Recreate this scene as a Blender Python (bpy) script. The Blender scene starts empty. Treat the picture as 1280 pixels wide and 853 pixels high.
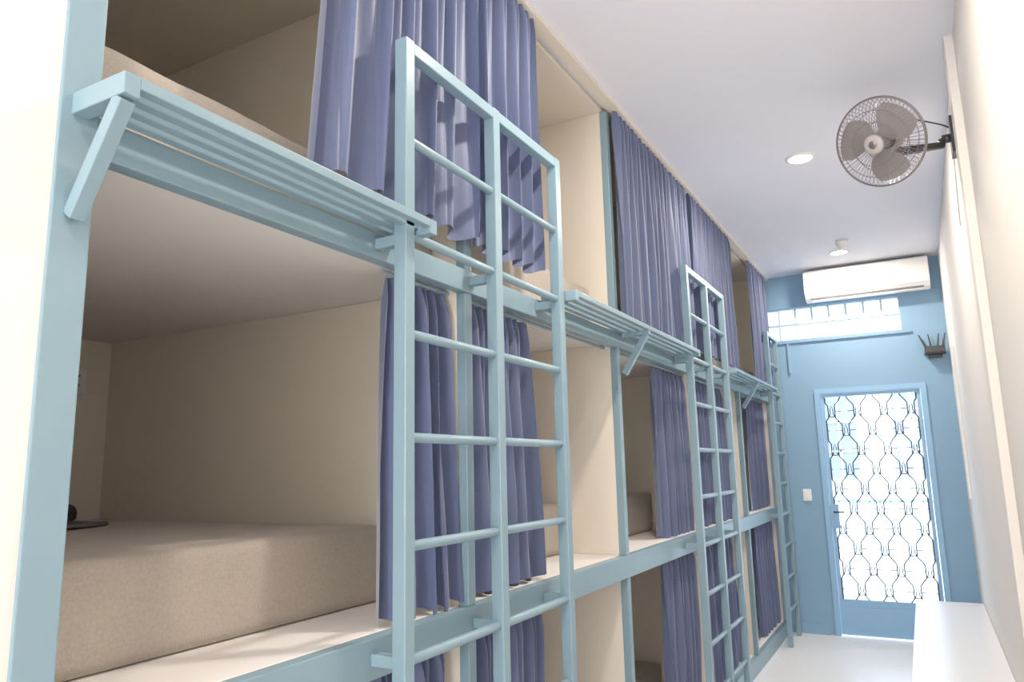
import bpy, math, random
from mathutils import Vector, Matrix, noise
random.seed(7)
S = bpy.context.scene
COL = S.collection
H = 1.563

# ---------------------------------------------------------------- materials
def nm(name):
    m = bpy.data.materials.new(name); m.use_nodes = True
    nt = m.node_tree
    return m, nt, nt.nodes, nt.links, nt.nodes['Principled BSDF']

def pmat(name, col, rough=0.5, metal=0.0, var=0.04, nscale=6.0, bump=0.0, bscale=60.0, sheen=0.0, spec=0.5, emis=0, trans=0):
    m, nt, N, L, P = nm(name)
    P.inputs['Roughness'].default_value = rough
    P.inputs['Metallic'].default_value = metal
    P.inputs['Specular IOR Level'].default_value = spec
    P.inputs['Sheen Weight'].default_value = sheen
    tc = N.new('ShaderNodeTexCoord')
    no = N.new('ShaderNodeTexNoise'); no.inputs['Scale'].default_value = nscale; no.inputs['Detail'].default_value = 4
    L.new(tc.outputs['Object'], no.inputs['Vector'])
    mx = N.new('ShaderNodeMix'); mx.data_type = 'RGBA'
    a = [max(0, c*(1-var)) for c in col]; b = [min(1, c*(1+var)) for c in col]
    mx.inputs[6].default_value = (*a, 1); mx.inputs[7].default_value = (*b, 1)
    L.new(no.outputs['Fac'], mx.inputs[0]); L.new(mx.outputs[2], P.inputs['Base Color'])
    if bump > 0:
        n2 = N.new('ShaderNodeTexNoise'); n2.inputs['Scale'].default_value = bscale; n2.inputs['Detail'].default_value = 6
        L.new(tc.outputs['Object'], n2.inputs['Vector'])
        bp = N.new('ShaderNodeBump'); bp.inputs['Strength'].default_value = bump; bp.inputs['Distance'].default_value = 0.02
        L.new(n2.outputs['Fac'], bp.inputs['Height']); L.new(bp.outputs['Normal'], P.inputs['Normal'])
    return m

M = {}
M['wall'] = pmat('wall_paint_cream', (0.80, 0.76, 0.72), 0.75, var=0.02, nscale=2, bump=0.05, bscale=90)
M['ceil'] = pmat('ceiling_paint', (0.83, 0.84, 0.93), 0.8, var=0.01, nscale=2)
M['bunk'] = pmat('bunk_panel_beige', (0.80, 0.735, 0.64), 0.6, var=0.02, nscale=2)
M['deck'] = pmat('bunk_deck_white', (0.83, 0.80, 0.78), 0.5, var=0.02)
M['frame'] = pmat('blue_enamel_paint', (0.205, 0.325, 0.395), 0.35, var=0.03, nscale=10)
M['endblue'] = pmat('wall_paint_blue', (0.20, 0.36, 0.53), 0.6, var=0.03, nscale=2, bump=0.05, bscale=80)
M['doorblue'] = pmat('door_paint_blue', (0.24, 0.46, 0.70), 0.4, var=0.02)
M['white'] = pmat('white_plastic', (0.85, 0.85, 0.84), 0.35, var=0.01)
M['mortar'] = pmat('mortar_bluegrey', (0.50, 0.60, 0.68), 0.8, var=0.03)
M['gloss'] = pmat('white_laminate', (0.86, 0.86, 0.88), 0.25, var=0.01)
M['black'] = pmat('black_plastic', (0.03, 0.03, 0.033), 0.4, var=0.1)
M['iron'] = pmat('wrought_iron', (0.04, 0.05, 0.07), 0.5, var=0.1)
M['cage'] = pmat('fan_cage_metal', (0.26, 0.24, 0.25), 0.3, metal=0.6, var=0.1)
M['blade'] = pmat('fan_blade_smoke', (0.33, 0.30, 0.30), 0.3, var=0.06)
M['fanbody'] = pmat('fan_motor_grey', (0.52, 0.48, 0.47), 0.35, var=0.05)
M['darkcloth'] = pmat('dark_cloth', (0.04, 0.035, 0.04), 0.9, var=0.2, bump=0.3)
M['greycloth'] = pmat('grey_blanket', (0.12, 0.115, 0.13), 0.9, var=0.2, bump=0.3)
M['ground'] = pmat('street_concrete', (0.65, 0.66, 0.68), 0.8, var=0.05)
M['facade'] = pmat('facade_plaster', (0.80, 0.85, 0.90), 0.8, var=0.05)
M['facadewin'] = pmat('facade_window', (0.20, 0.26, 0.35), 0.5, var=0.1)

def fabric(name, c1, c2, wv=260.0, rough=0.9, sheen=0.3, wr=3.0, bs=0.35, weave=0.04):
    m, nt, N, L, P = nm(name)
    P.inputs['Roughness'].default_value = rough; P.inputs['Sheen Weight'].default_value = sheen
    P.inputs['Specular IOR Level'].default_value = 0.35
    tc = N.new('ShaderNodeTexCoord')
    n1 = N.new('ShaderNodeTexNoise'); n1.inputs['Scale'].default_value = wv; n1.inputs['Detail'].default_value = 2
    n2 = N.new('ShaderNodeTexNoise'); n2.inputs['Scale'].default_value = wr; n2.inputs['Detail'].default_value = 3
    L.new(tc.outputs['Object'], n1.inputs['Vector']); L.new(tc.outputs['Object'], n2.inputs['Vector'])
    mx = N.new('ShaderNodeMix'); mx.data_type = 'RGBA'
    mx.inputs[6].default_value = (*c1, 1); mx.inputs[7].default_value = (*c2, 1)
    L.new(n1.outputs['Fac'], mx.inputs[0]); L.new(mx.outputs[2], P.inputs['Base Color'])
    ad = N.new('ShaderNodeMath'); ad.operation = 'MULTIPLY_ADD'; ad.inputs[1].default_value = weave
    L.new(n1.outputs['Fac'], ad.inputs[0]); L.new(n2.outputs['Fac'], ad.inputs[2])
    bp = N.new('ShaderNodeBump'); bp.inputs['Strength'].default_value = bs; bp.inputs['Distance'].default_value = 0.03
    L.new(ad.outputs[0], bp.inputs['Height']); L.new(bp.outputs['Normal'], P.inputs['Normal'])
    return m
M['curtain'] = fabric('curtain_fabric_blue', (0.074, 0.100, 0.205), (0.102, 0.134, 0.262), rough=0.5, sheen=0.5, bs=0.2)
M['sheet'] = fabric('bed_sheet_beige', (0.34, 0.295, 0.245), (0.49, 0.43, 0.365), wv=150, wr=4.0, bs=0.4, weave=0.06)

def tile_mat():
    m, nt, N, L, P = nm('floor_tile_white')
    tc = N.new('ShaderNodeTexCoord')
    b = N.new('ShaderNodeTexBrick'); b.offset = 0; b.inputs['Scale'].default_value = 1
    b.inputs['Brick Width'].default_value = 0.6; b.inputs['Row Height'].default_value = 0.6
    b.inputs['Mortar Size'].default_value = 0.002
    b.inputs['Color1'].default_value = (0.87, 0.87, 0.88, 1); b.inputs['Color2'].default_value = (0.86, 0.86, 0.87, 1)
    b.inputs['Mortar'].default_value = (0.78, 0.78, 0.79, 1)
    L.new(tc.outputs['Object'], b.inputs['Vector']); L.new(b.outputs['Color'], P.inputs['Base Color'])
    P.inputs['Roughness'].default_value = 0.25
    return m
M['tile'] = tile_mat()

def glassblock_mat():
    m, nt, N, L, P = nm('glass_block')
    out = N['Material Output']
    tr = N.new('ShaderNodeBsdfTranslucent'); tr.inputs['Color'].default_value = (0.96, 0.98, 1, 1)
    tp = N.new('ShaderNodeBsdfTransparent'); tp.inputs['Color'].default_value = (0.95, 0.98, 1, 1)
    gl = N.new('ShaderNodeBsdfGlossy'); gl.inputs['Roughness'].default_value = 0.1
    no = N.new('ShaderNodeTexNoise'); no.inputs['Scale'].default_value = 25
    mx = N.new('ShaderNodeMixShader'); L.new(no.outputs['Fac'], mx.inputs[0])
    L.new(tr.outputs[0], mx.inputs[1]); L.new(tp.outputs[0], mx.inputs[2])
    m2 = N.new('ShaderNodeMixShader'); m2.inputs[0].default_value = 0.05
    L.new(mx.outputs[0], m2.inputs[1]); L.new(gl.outputs[0], m2.inputs[2]); L.new(m2.outputs[0], out.inputs['Surface'])
    return m
M['gblock'] = glassblock_mat()

def pane_mat():
    m, nt, N, L, P = nm('door_glass')
    out = N['Material Output']
    tp = N.new('ShaderNodeBsdfTransparent'); tp.inputs['Color'].default_value = (0.95, 0.98, 1, 1)
    gl = N.new('ShaderNodeBsdfGlossy'); gl.inputs['Roughness'].default_value = 0.02
    fr = N.new('ShaderNodeFresnel'); fr.inputs['IOR'].default_value = 1.3
    m2 = N.new('ShaderNodeMixShader'); L.new(fr.outputs[0], m2.inputs[0])
    L.new(tp.outputs[0], m2.inputs[1]); L.new(gl.outputs[0], m2.inputs[2]); L.new(m2.outputs[0], out.inputs['Surface'])
    return m
M['pane'] = pane_mat()

def lamp_mat():
    m, nt, N, L, P = nm('lamp_lens_glow')
    e = N.new('ShaderNodeEmission'); e.inputs['Color'].default_value = (1, 0.95, 0.88, 1); e.inputs['Strength'].default_value = 25
    L.new(e.outputs[0], N['Material Output'].inputs['Surface'])
    return m
M['lamp'] = lamp_mat()

# ---------------------------------------------------------------- builder
class B:
    def __init__(s): s.v = []; s.f = []; s.m = []; s.mats = []; s.sm = []
    def mi(s, k):
        if k not in s.mats: s.mats.append(k)
        return s.mats.index(k)
    def add(s, vs, fs, k, smooth=False):
        o = len(s.v); s.v += [tuple(v) for v in vs]; i = s.mi(k)
        for f in fs: s.f.append([o+a for a in f]); s.m.append(i); s.sm.append(smooth)
    def box(s, x0, x1, y0, y1, z0, z1, k, T=None):
        x0, x1 = min(x0, x1), max(x0, x1); y0, y1 = min(y0, y1), max(y0, y1); z0, z1 = min(z0, z1), max(z0, z1)
        vs = [Vector(p) for p in [(x0,y0,z0),(x1,y0,z0),(x1,y1,z0),(x0,y1,z0),(x0,y0,z1),(x1,y0,z1),(x1,y1,z1),(x0,y1,z1)]]
        if T: vs = [T @ v for v in vs]
        s.add(vs, [(0,3,2,1),(4,5,6,7),(0,1,5,4),(1,2,6,5),(2,3,7,6),(3,0,4,7)], k)
    def tube(s, pts, r, k, seg=8, closed=False, T=None, sq=False, caps=True):
        pts = [Vector(p) for p in pts]
        if T: pts = [T @ p for p in pts]
        n = len(pts); rs = r if isinstance(r, (list, tuple)) else [r]*n
        vs = []; up = None
        for i, p in enumerate(pts):
            if closed: d = pts[(i+1) % n]-pts[i-1]
            else: d = pts[min(i+1, n-1)]-pts[max(i-1, 0)]
            d.normalize()
            if up is None:
                up = Vector((0, 0, 1)) if abs(d.z) < 0.9 else Vector((0, 1, 0))
            a = d.cross(up)
            if a.length < 1e-4: a = d.cross(Vector((1, 0, 0)))
            a.normalize(); b = a.cross(d); b.normalize(); up = b
            for j in range(seg):
                t = 2*math.pi*j/seg + (math.pi/4 if sq else 0)
                vs.append(p + (a*math.cos(t)+b*math.sin(t))*rs[i]*(1.4142 if sq else 1))
        fs = []
        for i in range(n if closed else n-1):
            for j in range(seg):
                k2 = (i+1) % n
                fs.append((i*seg+j, k2*seg+j, k2*seg+(j+1) % seg, i*seg+(j+1) % seg))
        if not closed and caps:
            fs.append(tuple(range(seg))); fs.append(tuple(reversed(range((n-1)*seg, n*seg))))
        s.add(vs, fs, k, not sq)
    def lathe(s, prof, k, seg=32, T=None):
        vs = []; fs = []
        for r, z in prof:
            for j in range(seg):
                t = 2*math.pi*j/seg; v = Vector((r*math.cos(t), r*math.sin(t), z)); vs.append(T @ v if T else v)
        for i in range(len(prof)-1):
            for j in range(seg):
                fs.append((i*seg+j, i*seg+(j+1) % seg, (i+1)*seg+(j+1) % seg, (i+1)*seg+j))
        s.add(vs, fs, k, True)
    def prism(s, poly, axis, a0, a1, k, smooth=False):
        def mk(p, a):
            return (a, p[0], p[1]) if axis == 'x' else (p[0], a, p[1]) if axis == 'y' else (p[0], p[1], a)
        n = len(poly); vs = [mk(p, a0) for p in poly]+[mk(p, a1) for p in poly]
        fs = [(i, (i+1) % n, n+(i+1) % n, n+i) for i in range(n)]+[tuple(reversed(range(n))), tuple(range(n, 2*n))]
        s.add(vs, fs, k, smooth)
    def obj(s, name, bevel=0, bseg=2, fixn=True):
        me = bpy.data.meshes.new(name); me.from_pydata(s.v, [], s.f)
        for k in s.mats: me.materials.append(M[k])
        for p, i, q in zip(me.polygons, s.m, s.sm): p.material_index = i; p.use_smooth = q
        me.update()
        if fixn:
            import bmesh
            bm = bmesh.new(); bm.from_mesh(me); bmesh.ops.recalc_face_normals(bm, faces=bm.faces); bm.to_mesh(me); bm.free()
        o = bpy.data.objects.new(name, me); COL.objects.link(o)
        if bevel:
            md = o.modifiers.new('bevel', 'BEVEL'); md.width = bevel; md.segments = bseg; md.limit_method = 'ANGLE'; md.angle_limit = math.radians(50)
        return o
def simple(name, *a, bevel=0):
    b = B(); b.box(*a); return b.obj(name, bevel)

# ---------------------------------------------------------------- dims
CE = 3.40; YE = 7.60; XR = 0.30; XB = -3.13; XF = -1.25; YB = -3.2
D1, D2, D3 = 0.12, 1.153, 2.205
DIV = [2.0, 3.37, 4.74, 6.11, 7.48]

simple('floor', -3.4, XR+0.2, YB-0.2, YE, -0.1, 0.0, 'tile')
simple('ceiling', -3.4, XR+0.2, YB-0.2, YE+0.2, CE, CE+0.12, 'ceil')
simple('wall_right', XR, XR+0.2, YB-0.2, YE, 0, CE, 'wall')
simple('wall_left', -3.4, XB, 0.665, YE, 0, CE, 'bunk')
simple('wall_front_left', -3.4, XF, YB, 0.665, 0, CE, 'wall')
# back wall (behind the camera) with an added window opening for the fill light
BX0, BX1, BZ0, BZ1 = -1.15, 0.2, 0.7, 2.9
b = B()
b.box(-3.4, BX0, YB-0.2, YB, 0, CE, 'wall'); b.box(BX1, XR, YB-0.2, YB, 0, CE, 'wall')
b.box(BX0, BX1, YB-0.2, YB, 0, BZ0, 'wall'); b.box(BX0, BX1, YB-0.2, YB, BZ1, CE, 'wall')
b.obj('wall_back')
b = B()
for x in (BX0, (BX0+BX1)/2-0.02, BX1-0.04): b.box(x, x+0.04, YB-0.12, YB-0.06, BZ0, BZ1, 'white')
for z in (BZ0, (BZ0+BZ1)/2, BZ1-0.04): b.box(BX0, BX1, YB-0.115, YB-0.065, z, z+0.04, 'white')
b.obj('added_back_window', 0.003)  # unseen window frame, added to go with the fill lamp
l = bpy.data.lights.new('back_fill_light', 'AREA'); l.shape = 'RECTANGLE'; l.size = BX1-BX0; l.size_y = BZ1-BZ0; l.energy = 50; l.color = (1.0, 0.95, 0.90)  # area lamp added in the opening to lift the room's ambient light
o = bpy.data.objects.new('back_fill_light', l); COL.objects.link(o); o.location = ((BX0+BX1)/2, YB-0.17, (BZ0+BZ1)/2)
o.rotation_euler = Vector((0, 1, 0)).to_track_quat('-Z', 'Z').to_euler()

# end wall with openings
DX0, DX1, DZ = -0.86, 0.08, 2.25
WX0, WX1, WZ0, WZ1 = -1.28, -0.055, 2.75, 3.07
b = B()
T0, T1 = YE, YE+0.2
b.box(-3.4, WX0, T0, T1, 0, CE, 'endblue')
b.box(WX0, DX0, T0, T1, 0, WZ0, 'endblue')
b.box(DX0, DX1, T0, T1, DZ, WZ0, 'endblue')
b.box(DX1, XR+0.2, T0, T1, 0, WZ0, 'endblue')
b.box(WX1, XR+0.2, T0, T1, WZ0, CE, 'endblue')
b.box(WX0, WX1, T0, T1, WZ1, CE, 'endblue')
b.obj('wall_end')
b = B(); b.box(-1.25, DX0-0.05, YE-0.015, YE, 0, 0.09, 'endblue'); b.box(DX1+0.05, XR, YE-0.015, YE, 0, 0.09, 'endblue'); b.obj('baseboard_end', 0.003)
simple('baseboard_right', XR-0.012, XR, YB, 1.8, 0, 0.09, 'wall', bevel=0.003)

# glass block window
b = B()
nc = 8; cw = (WX1-WX0)/nc; rh = (WZ1-WZ0)/2
for i in range(nc+1):
    x = WX0+i*cw; b.box(x-0.008, x+0.008, YE+0.022, YE+0.09, WZ0, WZ1, 'mortar')
for j in range(3):
    z = WZ0+j*rh; b.box(WX0, WX1, YE+0.024, YE+0.088, z-0.008, z+0.008, 'mortar')
for i in range(nc):
    for j in range(2):
        x0 = WX0+i*cw+0.009; x1 = x0+cw-0.018; z0 = WZ0+j*rh+0.009; z1 = z0+rh-0.018
        b.box(x0, x1, YE+0.055, YE+0.060, z0, z1, 'gblock')
b.obj('window_1', 0.002)

# door
b = B()
fw = 0.045
b.box(DX0, DX0+fw, YE-0.02, YE+0.10, 0, DZ, 'doorblue'); b.box(DX1-fw, DX1, YE-0.02, YE+0.10, 0, DZ, 'doorblue')
b.box(DX0+fw, DX1-fw, YE-0.02, YE+0.10, DZ-fw, DZ, 'doorblue')
lx0, lx1 = DX0+fw+0.005, DX1-fw-0.005; lz1 = DZ-fw-0.005
st = 0.03
b.box(lx0, lx0+st, YE+0.01, YE+0.05, 0.01, lz1, 'doorblue'); b.box(lx1-st, lx1, YE+0.01, YE+0.05, 0.01, lz1, 'doorblue')
b.box(lx0+st, lx1-st, YE+0.01, YE+0.05, lz1-st, lz1, 'doorblue'); b.box(lx0+st, lx1-st, YE+0.01, YE+0.05, 0.01, 0.32, 'doorblue')
b.box(lx0+st+0.06, lx1-st-0.06, YE+0.004, YE+0.012, 0.07, 0.26, 'doorblue')
b.box(lx0+st, lx1-st, YE+0.040, YE+0.044, 0.32, lz1-st, 'pane')
b.box(lx0, lx0+0.07, YE-0.01, YE+0.012, 0.95, 1.17, 'doorblue')
b.tube([(lx0+0.03, YE-0.01, 1.10), (lx0+0.03, YE-0.045, 1.10), (lx0+0.12, YE-0.045, 1.10)], 0.008, 'iron')
gx0, gx1, gz0, gz1 = lx0+st, lx1-st, 0.32, lz1-st
n = 7; w = (gx1-gx0)/n; per = 0.36; gy = YE+0.022
def wav(z):
    t = ((z-gz0)/per) % 1.0
    tri = 1-4*abs(((t+0.25) % 1.0)-0.5)
    return max(-1, min(1, tri*2.6))
for i in range(0, n+1):
    sg = 1 if i % 2 else -1; pts = []; z = gz0
    while z <= gz1+1e-6:
        xx = gx0+i*w+sg*wav(z)*w*0.24
        pts.append((min(max(xx, gx0+0.006), gx1-0.006), gy, z)); z += 0.012
    b.tube(pts, 0.0062, 'iron', 6)
for i in range(n):
    xm = gx0+(i+0.5)*w; sg = 1 if i % 2 else -1
    for k in range(-1, 8):
        for z, hw in ((gz0+per*(0.25 if sg > 0 else 0.75)+k*per, w*0.22),):
            if gz0 < z-0.07 and z < gz1-0.06:
                b.tube([(xm-hw, gy, z-0.05), (xm-hw*0.5, gy, z-0.02), (xm-hw*0.5, gy, z+0.02), (xm, gy, z+0.055), (xm+hw*0.5, gy, z+0.02), (xm+hw*0.5, gy, z-0.02), (xm+hw, gy, z-0.05)], 0.0045, 'iron', 6)
                b.tube([(xm-hw*1.1, gy, z-0.05), (xm+hw*1.1, gy, z-0.05)], 0.0045, 'iron', 6)
        zz = gz0+per*(0.75 if sg > 0 else 0.25)+k*per
        if gz0 < zz < gz1:
            b.tube([(xm-w*0.74 if i else xm-w*0.5, gy, zz), (xm-w*0.27, gy, zz)], 0.0045, 'iron', 6)
            b.tube([(xm+w*0.27, gy, zz), (xm+w*0.74 if i < n-1 else xm+w*0.5, gy, zz)], 0.0045, 'iron', 6)
b.obj('door_1')

b = B()
b.box(-1.2, 0.02, YE-0.022, YE, 2.715, 2.737, 'endblue'); b.box(-1.07, -1.05, YE-0.02, YE, 2.42, 2.715, 'endblue')
b.obj('cable_conduit', 0.003)
b = B(); b.box(-1.04, -0.965, YE-0.012, YE, 1.20, 1.31, 'white'); b.box(-1.02, -0.985, YE-0.018, YE-0.012, 1.225, 1.285, 'white'); b.obj('light_switch', 0.003)
b = B(); b.box(XB, XB+0.012, 1.80, 1.875, 1.92, 2.03, 'white')
for dz in (0, 0.04): b.box(XB+0.012, XB+0.016, 1.830, 1.845, 1.950+dz, 1.960+dz, 'greycloth')
b.obj('power_outlet', 0.002)

# AC
b = B()
ax0, ax1 = -0.84, 0.21; z0 = 3.08; z1 = 3.37; y1 = YE
prof = [(y1, z0+0.03), (y1, z1), (y1-0.19, z1), (y1-0.215, z1-0.02), (y1-0.225, z1-0.07), (y1-0.225, z0+0.12), (y1-0.21, z0+0.06), (y1-0.17, z0+0.02), (y1-0.11, z0), (y1-0.05, z0+0.005)]
b.prism(prof, 'x', ax0, ax1, 'white')
b.box(ax0+0.05, ax1-0.05, y1-0.175, y1-0.09, z0-0.003, z0+0.02, 'white')
b.box(ax0+0.05, ax1-0.05, y1-0.182, y1-0.177, z0+0.006, z0+0.025, 'greycloth')
b.obj('air_conditioner', 0.012, 3)

# router on bracket shelf
b = B()
b.box(0.10, 0.27, YE-0.11, YE, 2.49, 2.50, 'black')
b.box(0.105, 0.265, YE-0.11, YE-0.03, 2.501, 2.56, 'black')
b.box(0.13, 0.24, YE-0.05, YE, 2.46, 2.49, 'black')
for x, dx in ((0.12, -0.05), (0.16, -0.015), (0.21, 0.02), (0.25, 0.03)):
    b.tube([(x, YE-0.04, 2.55), (x+dx, YE-0.03, 2.68)], [0.008, 0.005], 'black')
b.obj('wifi_router', 0.006)

# dome camera
b = B(); T = Matrix.Translation((-0.42, 6.6, CE))
b.lathe([(0, 0), (0.05, 0), (0.05, -0.03), (0.042, -0.04)], 'white', T=T)
b.lathe([(0.04, -0.035), (0.037, -0.06), (0.02, -0.075), (0, -0.08)], 'white', T=T)
b.obj('dome_camera')

# downlights
for y, en in ((-2.5, 12), (-0.15, 11), (2.2, 21), (4.59, 19), (6.96, 16)):
    b = B(); T = Matrix.Translation((-0.475, y, CE))
    b.lathe([(0.085, 0), (0.085, -0.006), (0.07, -0.012), (0.065, -0.004)], 'white', T=T)
    b.lathe([(0.065, -0.004), (0.0, -0.004)], 'lamp', T=T)
    b.obj('downlight')
    l = bpy.data.lights.new('downlight_bulb', 'AREA'); l.shape = 'DISK'; l.size = 0.13; l.energy = en; l.color = (1, 0.88, 0.74)
    o = bpy.data.objects.new('downlight_bulb', l); COL.objects.link(o); o.location = (-0.475, y, CE-0.016)

# ---------------------------------------------------------------- bunk bed structure
b = B()
for dzt, th in ((D1, 0.12), (D2, 0.07), (D3, 0.05)):
    b.box(XB, XF-0.04, 0.665, YE, dzt-th, dzt, 'deck')
b.box(XF-0.04, XF, 0.735, YE, 0.0, D1, 'frame')
b.box(XF-0.04, XF, 0.735, YE, D2-0.10, D2, 'frame')
b.box(XF-0.04, XF, 0.735, YE, D3-0.07, D3+0.005, 'frame')
b.box(XB, XF-0.03, 0.665, YE, 3.375, CE, 'bunk')
for y in DIV:
    for za, zb in ((D1, D2-0.07), (D2, D3-0.05), (D3, 3.375)):
        b.box(XB, XF-0.04, y-0.018, y+0.018, za, zb, 'bunk')
    for za, zb in ((D1, D2-0.10), (D2, D3-0.07), (D3+0.005, 3.375)):
        b.box(XF-0.04, XF-0.004, y-0.02, y+0.02, za, zb, 'frame')
b.box(XF-0.06, XF+0.006, 0.665, 0.735, 0, CE, 'frame')
b.box(XF-0.005, XF+0.055, 1.25, YE, 3.378, CE, 'bunk')   # curtain track
for zt in (D2-0.075, D3-0.055):
    b.tube([(XF-0.075, 1.64, zt-0.012), (XF-0.075, YE, zt-0.012)], 0.007, 'frame')
b.obj('bunk_bed_frame', 0.003)

# ladders
RZ = [2.739-0.2727*k for k in range(10)]
XL = -1.16
def ladder(ys, name='ladder'):
    b = B()
    for y in ys: b.box(XL-0.02, XL+0.02, y-0.02, y+0.02, 0, RZ[0]+0.02, 'frame')
    b.box(XL-0.018, XL+0.018, ys[0]+0.02, ys[-1]-0.02, RZ[0]-0.018, RZ[0]+0.019, 'frame')
    for z in RZ[1:]:
        for a, c in zip(ys[:-1], ys[1:]):
            b.tube([(XL, a+0.015, z), (XL, c-0.015, z)], 0.0135, 'frame', 10)
    for y in ys:
        for z in (D3-0.03, D2-0.05):
            b.box(XF, XL-0.02, y-0.015, y+0.015, z-0.015, z+0.015, 'frame')
    return b.obj(name, 0.003)
ladder([1.53, 2.01, 2.487]); ladder([4.31, 4.77, 5.24]); ladder([6.98, 7.46])

# shelves
def shelf(y0, y1, struts):
    b = B(); z0 = D3+0.006
    for i in range(4):
        x = XF+0.002+i*0.042
        b.box(x, x+0.024, y0+0.03, y1-0.03, z0, z0+0.022, 'frame')
    b.box(XF+0.002, XF+0.152, y0, y0+0.03, z0-0.018, z0+0.022, 'frame')
    b.box(XF+0.002, XF+0.152, y1-0.03, y1, z0-0.018, z0+0.022, 'frame')
    for ys in struts:
        if ys > y0+0.1:
            b.box(XF+0.007, XF+0.15, ys-0.014, ys+0.014, z0-0.022, z0, 'frame')
        b.tube([(XF+0.132, ys, z0-0.018), (XF+0.012, ys, z0-0.205)], 0.014, 'frame', 4, sq=True)
    return b.obj('luggage_shelf', 0.002)
shelf(0.685, 1.594, [0.70]); shelf(2.52, 4.33, [3.40]); shelf(5.28, 7.0, [6.13])

# mattresses
def soft_box(name, x0, x1, y0, y1, z0, z1, r, mat, nx=30, ny=26, nz=8, amp=0.005, sc=5):
    b = B(); c = Vector(((x0+x1)/2, (y0+y1)/2, (z0+z1)/2)); h = Vector(((x1-x0)/2, (y1-y0)/2, (z1-z0)/2))
    def P(u, v, w):
        p = Vector((u*h.x, v*h.y, w*h.z))
        q = Vector([max(-(h[i]-r), min(h[i]-r, p[i])) for i in range(3)])
        d = p-q
        if d.length > 1e-6: d = d.normalized()*min(r, d.length) if d.length < r else d.normalized()*r
        p = q+d; wv = c+p
        nn = (wv-c-q) if d.length > 1e-6 else Vector((0, 0, 1))
        nn = nn.normalized() if nn.length > 1e-6 else Vector((0, 0, 1))
        a = amp*noise.noise(wv*sc)+amp*0.5*noise.noise(wv*sc*2.7)
        if w <= -0.99: a = 0
        return wv+nn*a
    def lin(n): return [-1+2*i/n for i in range(n+1)]
    for (A, Bn, fn) in ((nx, ny, lambda s, t: P(s, t, 1)), (nx, ny, lambda s, t: P(s, t, -1)), (ny, nz, lambda s, t: P(1, s, t)), (ny, nz, lambda s, t: P(-1, s, t)), (nx, nz, lambda s, t: P(s, 1, t)), (nx, nz, lambda s, t: P(s, -1, t))):
        vs = [fn(s, t) for s in lin(A) for t in lin(Bn)]
        fs = [(i*(Bn+1)+j, (i+1)*(Bn+1)+j, (i+1)*(Bn+1)+j+1, i*(Bn+1)+j+1) for i in range(A) for j in range(Bn)]
        b.add(vs, fs, mat, True)
    o = b.obj(name)
    import bmesh
    bm = bmesh.new(); bm.from_mesh(o.data); bmesh.ops.remove_doubles(bm, verts=bm.verts, dist=0.0015)
    bmesh.ops.recalc_face_normals(bm, faces=bm.faces); bm.to_mesh(o.data); bm.free()
    return o
edges = [0.665]+DIV
for i in range(5):
    ya, yb = edges[i]+0.03, edges[i+1]-0.025
    soft_box('mattress', XB+0.01, -1.57, ya, yb, D2+0.001, D2+0.24, 0.014, 'sheet')
    soft_box('mattress', XB+0.01, -1.38, ya, yb, D3+0.001, D3+0.235, 0.014, 'sheet')
    soft_box('mattress', XB+0.01, -1.57, ya, yb, D1+0.001, D1+0.225, 0.014, 'sheet')
soft_box('pillow', -3.05, -2.78, 1.22, 1.69, D2+0.245, D2+0.32, 0.035, 'darkcloth', 12, 12, 6, 0.012, 7)
soft_box('folded_blanket', -2.74, -2.5, 1.0, 1.62, D2+0.245, D2+0.262, 0.007, 'greycloth', 16, 16, 3, 0.002)

# curtains
def curtain(y0, y1, zt, zb, xc, amp, N, seed=0, head=0.07, skew=0.0, skr=0.0, drift=0.0):
    b = B(); rnd = random.Random(seed)
    ns = int(N*16); nt = 34
    ph = [rnd.uniform(0, 6.28) for _ in range(8)]
    vs = []
    for i in range(ns+1):
        s = i/ns
        for j in range(nt+1):
            t = j/nt
            z = zt+(zb-zt)*t
            hd = min(1, (zt-z)/head)
            ed = math.sin(math.pi*min(1, max(0, s)))**0.3 if 0 < s < 1 else 0
            warp = s+ed*(0.022*math.sin(10*s+ph[0])+0.015*math.sin(17*s+ph[1]+t*1.8))
            m = 0.25+0.75*min(1, t*1.6)
            w1 = math.sin(2*math.pi*N*warp+ph[3])
            w2 = math.sin(2*math.pi*N*0.5*warp+ph[5]+0.9*math.sin(2.2*t+ph[6]))
            w2 = math.copysign(abs(w2)**0.75, w2)
            w3 = math.sin(2*math.pi*N*0.27*warp+ph[7]+t*1.3)
            a = amp*(0.4+0.6*hd)
            x = xc+drift*t+a*((0.75-0.45*m)*w1+0.62*m*w2+0.18*m*w3)
            y = y0+(y1-y0)*s+0.35*amp*math.cos(2*math.pi*N*0.5*warp+ph[5])*m
            y += skew*t*(1-s) + skr*t*s
            zz = z + (0.010*math.sin(2*math.pi*N*0.5*warp+ph[4]))*t**4
            vs.append((x, y, zz))
    fs = [(i*(nt+1)+j, (i+1)*(nt+1)+j, (i+1)*(nt+1)+j+1, i*(nt+1)+j+1) for i in range(ns) for j in range(nt)]
    b.add(vs, fs, 'curtain', True)
    return b.obj('curtain', fixn=False)
sd = 1
for (a, c, n, sk, kr) in ((1.30, 1.985, 12, -0.06, 0), (2.005, 2.46, 9, 0, 0), (3.37, 4.66, 22, 0, 0), (4.74, 5.88, 20, 0, 0), (6.68, 7.44, 13, 0, 0)):
    curtain(a, c, 3.377, 2.30, XF+0.030, 0.036, n, sd, skew=sk, skr=kr); sd += 1
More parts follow.
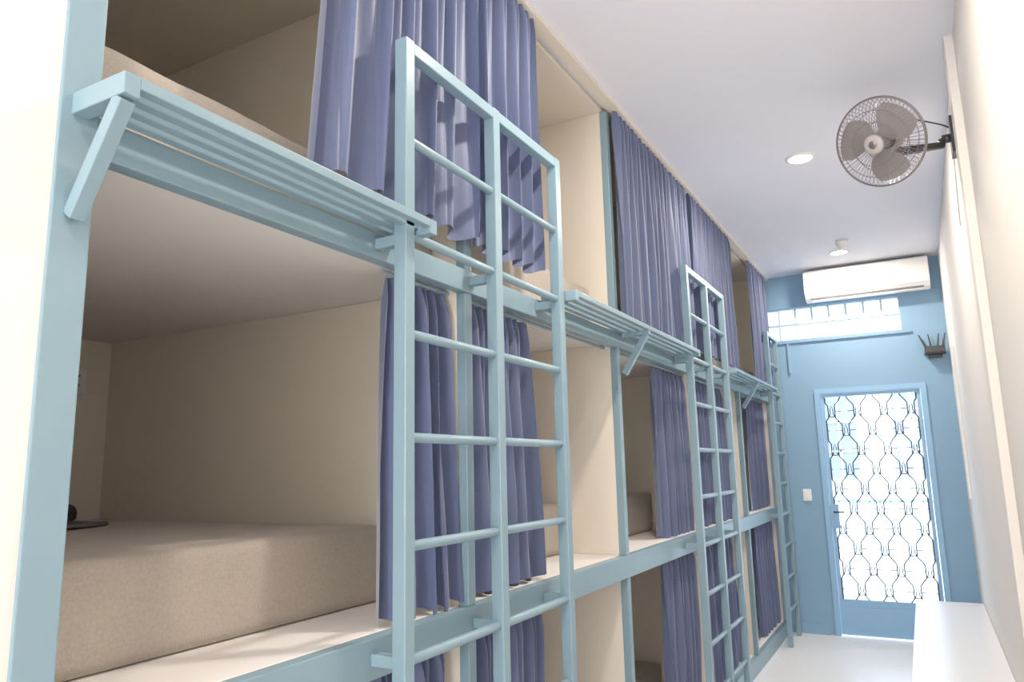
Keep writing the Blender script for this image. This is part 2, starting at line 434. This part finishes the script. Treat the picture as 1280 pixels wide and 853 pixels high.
for (a, c, n, sk, kr, dr) in ((1.66, 1.945, 9, -0.06, 0.02, 0.04), (2.08, 2.54, 10, -0.01, 0.02, 0.03), (4.12, 4.69, 12, 0, 0, 0), (4.80, 5.74, 16, 0, 0.03, 0), (6.65, 7.42, 14, 0, 0, 0)):
    curtain(a, c, D3-0.075, D2+0.012, XF-0.082, 0.040, n, sd, skew=sk, skr=kr, drift=dr); sd += 1
for (a, c, n, sk, kr) in ((1.50, 1.95, 10, 0, 0), (2.09, 2.58, 9, 0, 0.03), (4.14, 4.69, 12, 0, 0), (4.80, 5.80, 16, 0, 0.03), (6.6, 7.42, 14, 0, 0)):
    curtain(a, c, D2-0.095, D1+0.012, XF-0.082, 0.042, n, sd, skew=sk, skr=kr); sd += 1

# ---------------------------------------------------------------- wall fan
fc = Vector((-0.03, 3.80, 1.516+H)); nrm = Vector((-0.42, -0.80, -0.42)).normalized()
q = nrm.to_track_quat('Z', 'Y'); T = Matrix.Translation(fc) @ q.to_matrix().to_4x4()
b = B(); R = 0.213
def ring(r, z, rad, k='cage', seg=48): b.tube([(r*math.cos(2*math.pi*i/seg), r*math.sin(2*math.pi*i/seg), z) for i in range(seg)], rad, k, 6, True, T)
ring(R, 0, 0.005); ring(R-0.002, 0.008, 0.003)
def prof(t, sgn):
    r = 0.045+(R-0.045)*t; z = sgn*0.065*math.sqrt(max(0, 1-(t**2.6))); return r, z
for sgn in (1, -1):
    for t in (0.0, 0.35, 0.68):
        r, z = prof(t, sgn); ring(r, z, 0.002)
    for i in range(60):
        a = 2*math.pi*i/60; pts = []
        for k in range(7):
            r, z = prof(k/6, sgn); aa = a+0.12*sgn*(1-k/6); pts.append((r*math.cos(aa), r*math.sin(aa), z))
        b.tube(pts, 0.0013, 'cage', 4, False, T, caps=False)
b.lathe([(0, 0.075), (0.035, 0.072), (0.047, 0.066), (0.048, 0.058)], 'fanbody', T=T)
b.lathe([(0, 0.077), (0.018, 0.0765), (0.02, 0.074)], 'cage', T=T)
for kb in range(3):
    a0 = kb*2*math.pi/3+0.4; vs = []; nr, na = 8, 8
    for i in range(nr+1):
        r = 0.03+0.16*i/nr; half = 0.35+0.42*math.sin(math.pi*min(1, 0.15+0.75*i/nr))
        for j in range(na+1):
            u = j/na*2-1; a = a0+u*half+0.25*i/nr
            vs.append(T @ Vector((r*math.cos(a), r*math.sin(a), 0.022*u*(1-0.3*i/nr)+0.005)))
    b.add(vs, [(i*(na+1)+j, (i+1)*(na+1)+j, (i+1)*(na+1)+j+1, i*(na+1)+j+1) for i in range(nr) for j in range(na)], 'blade', True)
b.lathe([(0, 0.03), (0.03, 0.03), (0.035, 0.0), (0.03, -0.05)], 'blade', T=T)
b.lathe([(0.05, -0.06), (0.062, -0.075), (0.065, -0.12), (0.055, -0.16), (0.03, -0.18), (0, -0.183)], 'fanbody', T=T)
mt = Vector((XR, 4.10, 1.60+H))
back = T @ Vector((0, 0, -0.13))
el = Vector((mt.x-0.06, mt.y-0.03, mt.z-0.03))
b.tube([back+Vector((0, 0, -0.04)), back+Vector((0.03, 0.02, -0.075)), el+Vector((0, 0, -0.03)), el], [0.022, 0.022, 0.018, 0.02], 'black', 10)
b.tube([el, (XR-0.01, el.y, el.z)], 0.022, 'black', 12)
b.box(XR-0.022, XR, mt.y-0.075, mt.y+0.03, mt.z-0.12, mt.z+0.07, 'black')
b.tube([back+Vector((0.03, 0.03, 0.04)), back+Vector((0.10, 0.05, 0.09)), (XR-0.05, mt.y, mt.z+0.06), (XR-0.012, mt.y, mt.z+0.03)], 0.004, 'black', 6)
b.tube([(XR-0.012, mt.y+0.06, mt.z-0.1), (XR-0.008, mt.y+0.2, mt.z-0.2), (XR-0.008, mt.y+0.28, mt.z-0.4)], 0.003, 'fanbody', 6)
b.obj('wall_fan')

b = B(); b.box(XR-0.036, XR, 3.54, 3.66, 0.425, CE, 'wall'); b.obj('trim_1', 0.003)
b = B(); b.box(XR-0.02, XR, 6.85, 6.92, 1.25, 2.45, 'white'); b.obj('trim_2', 0.003)

# bench
b = B()
b.box(-0.175, XR-0.002, 1.9, 7.15, 0.385, 0.425, 'gloss')
for y in (1.95, 3.65, 5.35, 7.05): b.box(-0.14, XR-0.01, y, y+0.04, 0, 0.385, 'gloss')
b.box(0.24, XR-0.01, 1.99, 7.05, 0.25, 0.385, 'gloss')
b.obj('bench', 0.004)

# ---------------------------------------------------------------- outside
simple('ground_outside', -8, 8, YE+0.2, 16, -0.25, -0.02, 'ground')
b = B(); b.box(-8, 8, 12.5, 13, -0.02, 3.4, 'facade')
for x in (-3.4, -2.3, -1.35, -0.35, 0.7, 1.8):
    b.box(x, x+0.5, 12.44, 12.5, 1.3, 3.0, 'facadewin')
    b.box(x-0.04, x+0.54, 12.42, 12.46, 1.24, 1.3, 'white'); b.box(x+0.235, x+0.265, 12.42, 12.46, 1.3, 3.0, 'white')
    for z in (1.7, 2.15, 2.6): b.box(x, x+0.5, 12.42, 12.46, z, z+0.03, 'white')
b.box(-8, 8, 12.3, 12.34, 0.95, 1.0, 'facadewin')
for i in range(60): b.box(-4+i*0.14, -3.98+i*0.14, 12.3, 12.33, 0, 0.97, 'facade')
b.obj('neighbour_building')

w = bpy.data.worlds.new('sky'); S.world = w; w.use_nodes = True
N = w.node_tree.nodes; L = w.node_tree.links; bg = N['Background']
tc = N.new('ShaderNodeTexCoord'); sp = N.new('ShaderNodeSeparateXYZ'); L.new(tc.outputs['Generated'], sp.inputs[0])
cr = N.new('ShaderNodeValToRGB'); cr.color_ramp.elements[0].color = (0.92, 0.96, 1, 1); cr.color_ramp.elements[1].color = (0.58, 0.76, 1, 1)
L.new(sp.outputs['Z'], cr.inputs[0]); L.new(cr.outputs[0], bg.inputs[0]); bg.inputs[1].default_value = 3.2
sun = bpy.data.lights.new('sun', 'SUN'); sun.energy = 4.0; sun.angle = 0.05; sun.color = (1, 0.98, 0.95)
so = bpy.data.objects.new('sun', sun); COL.objects.link(so)
so.rotation_euler = Vector((0.15, 0.5, -1)).to_track_quat('-Z', 'Y').to_euler()

# ---------------------------------------------------------------- camera
r = Vector((0.875, 0.4837, -0.0223)).normalized(); f = Vector((-0.4733, 0.864, 0.171)).normalized()
u = r.cross(f).normalized(); f = u.cross(r)
cam = bpy.data.cameras.new('camera'); co = bpy.data.objects.new('camera', cam); COL.objects.link(co)
mt4 = Matrix(((r.x, u.x, -f.x, 0), (r.y, u.y, -f.y, 0), (r.z, u.z, -f.z, H), (0, 0, 0, 1)))
co.matrix_world = mt4
cam.sensor_width = 36; cam.sensor_fit = 'HORIZONTAL'; cam.lens = 25.875; cam.clip_start = 0.02
S.camera = co
S.view_settings.view_transform = 'Standard'
S.view_settings.exposure = 0.68
S.view_settings.gamma = 1.15
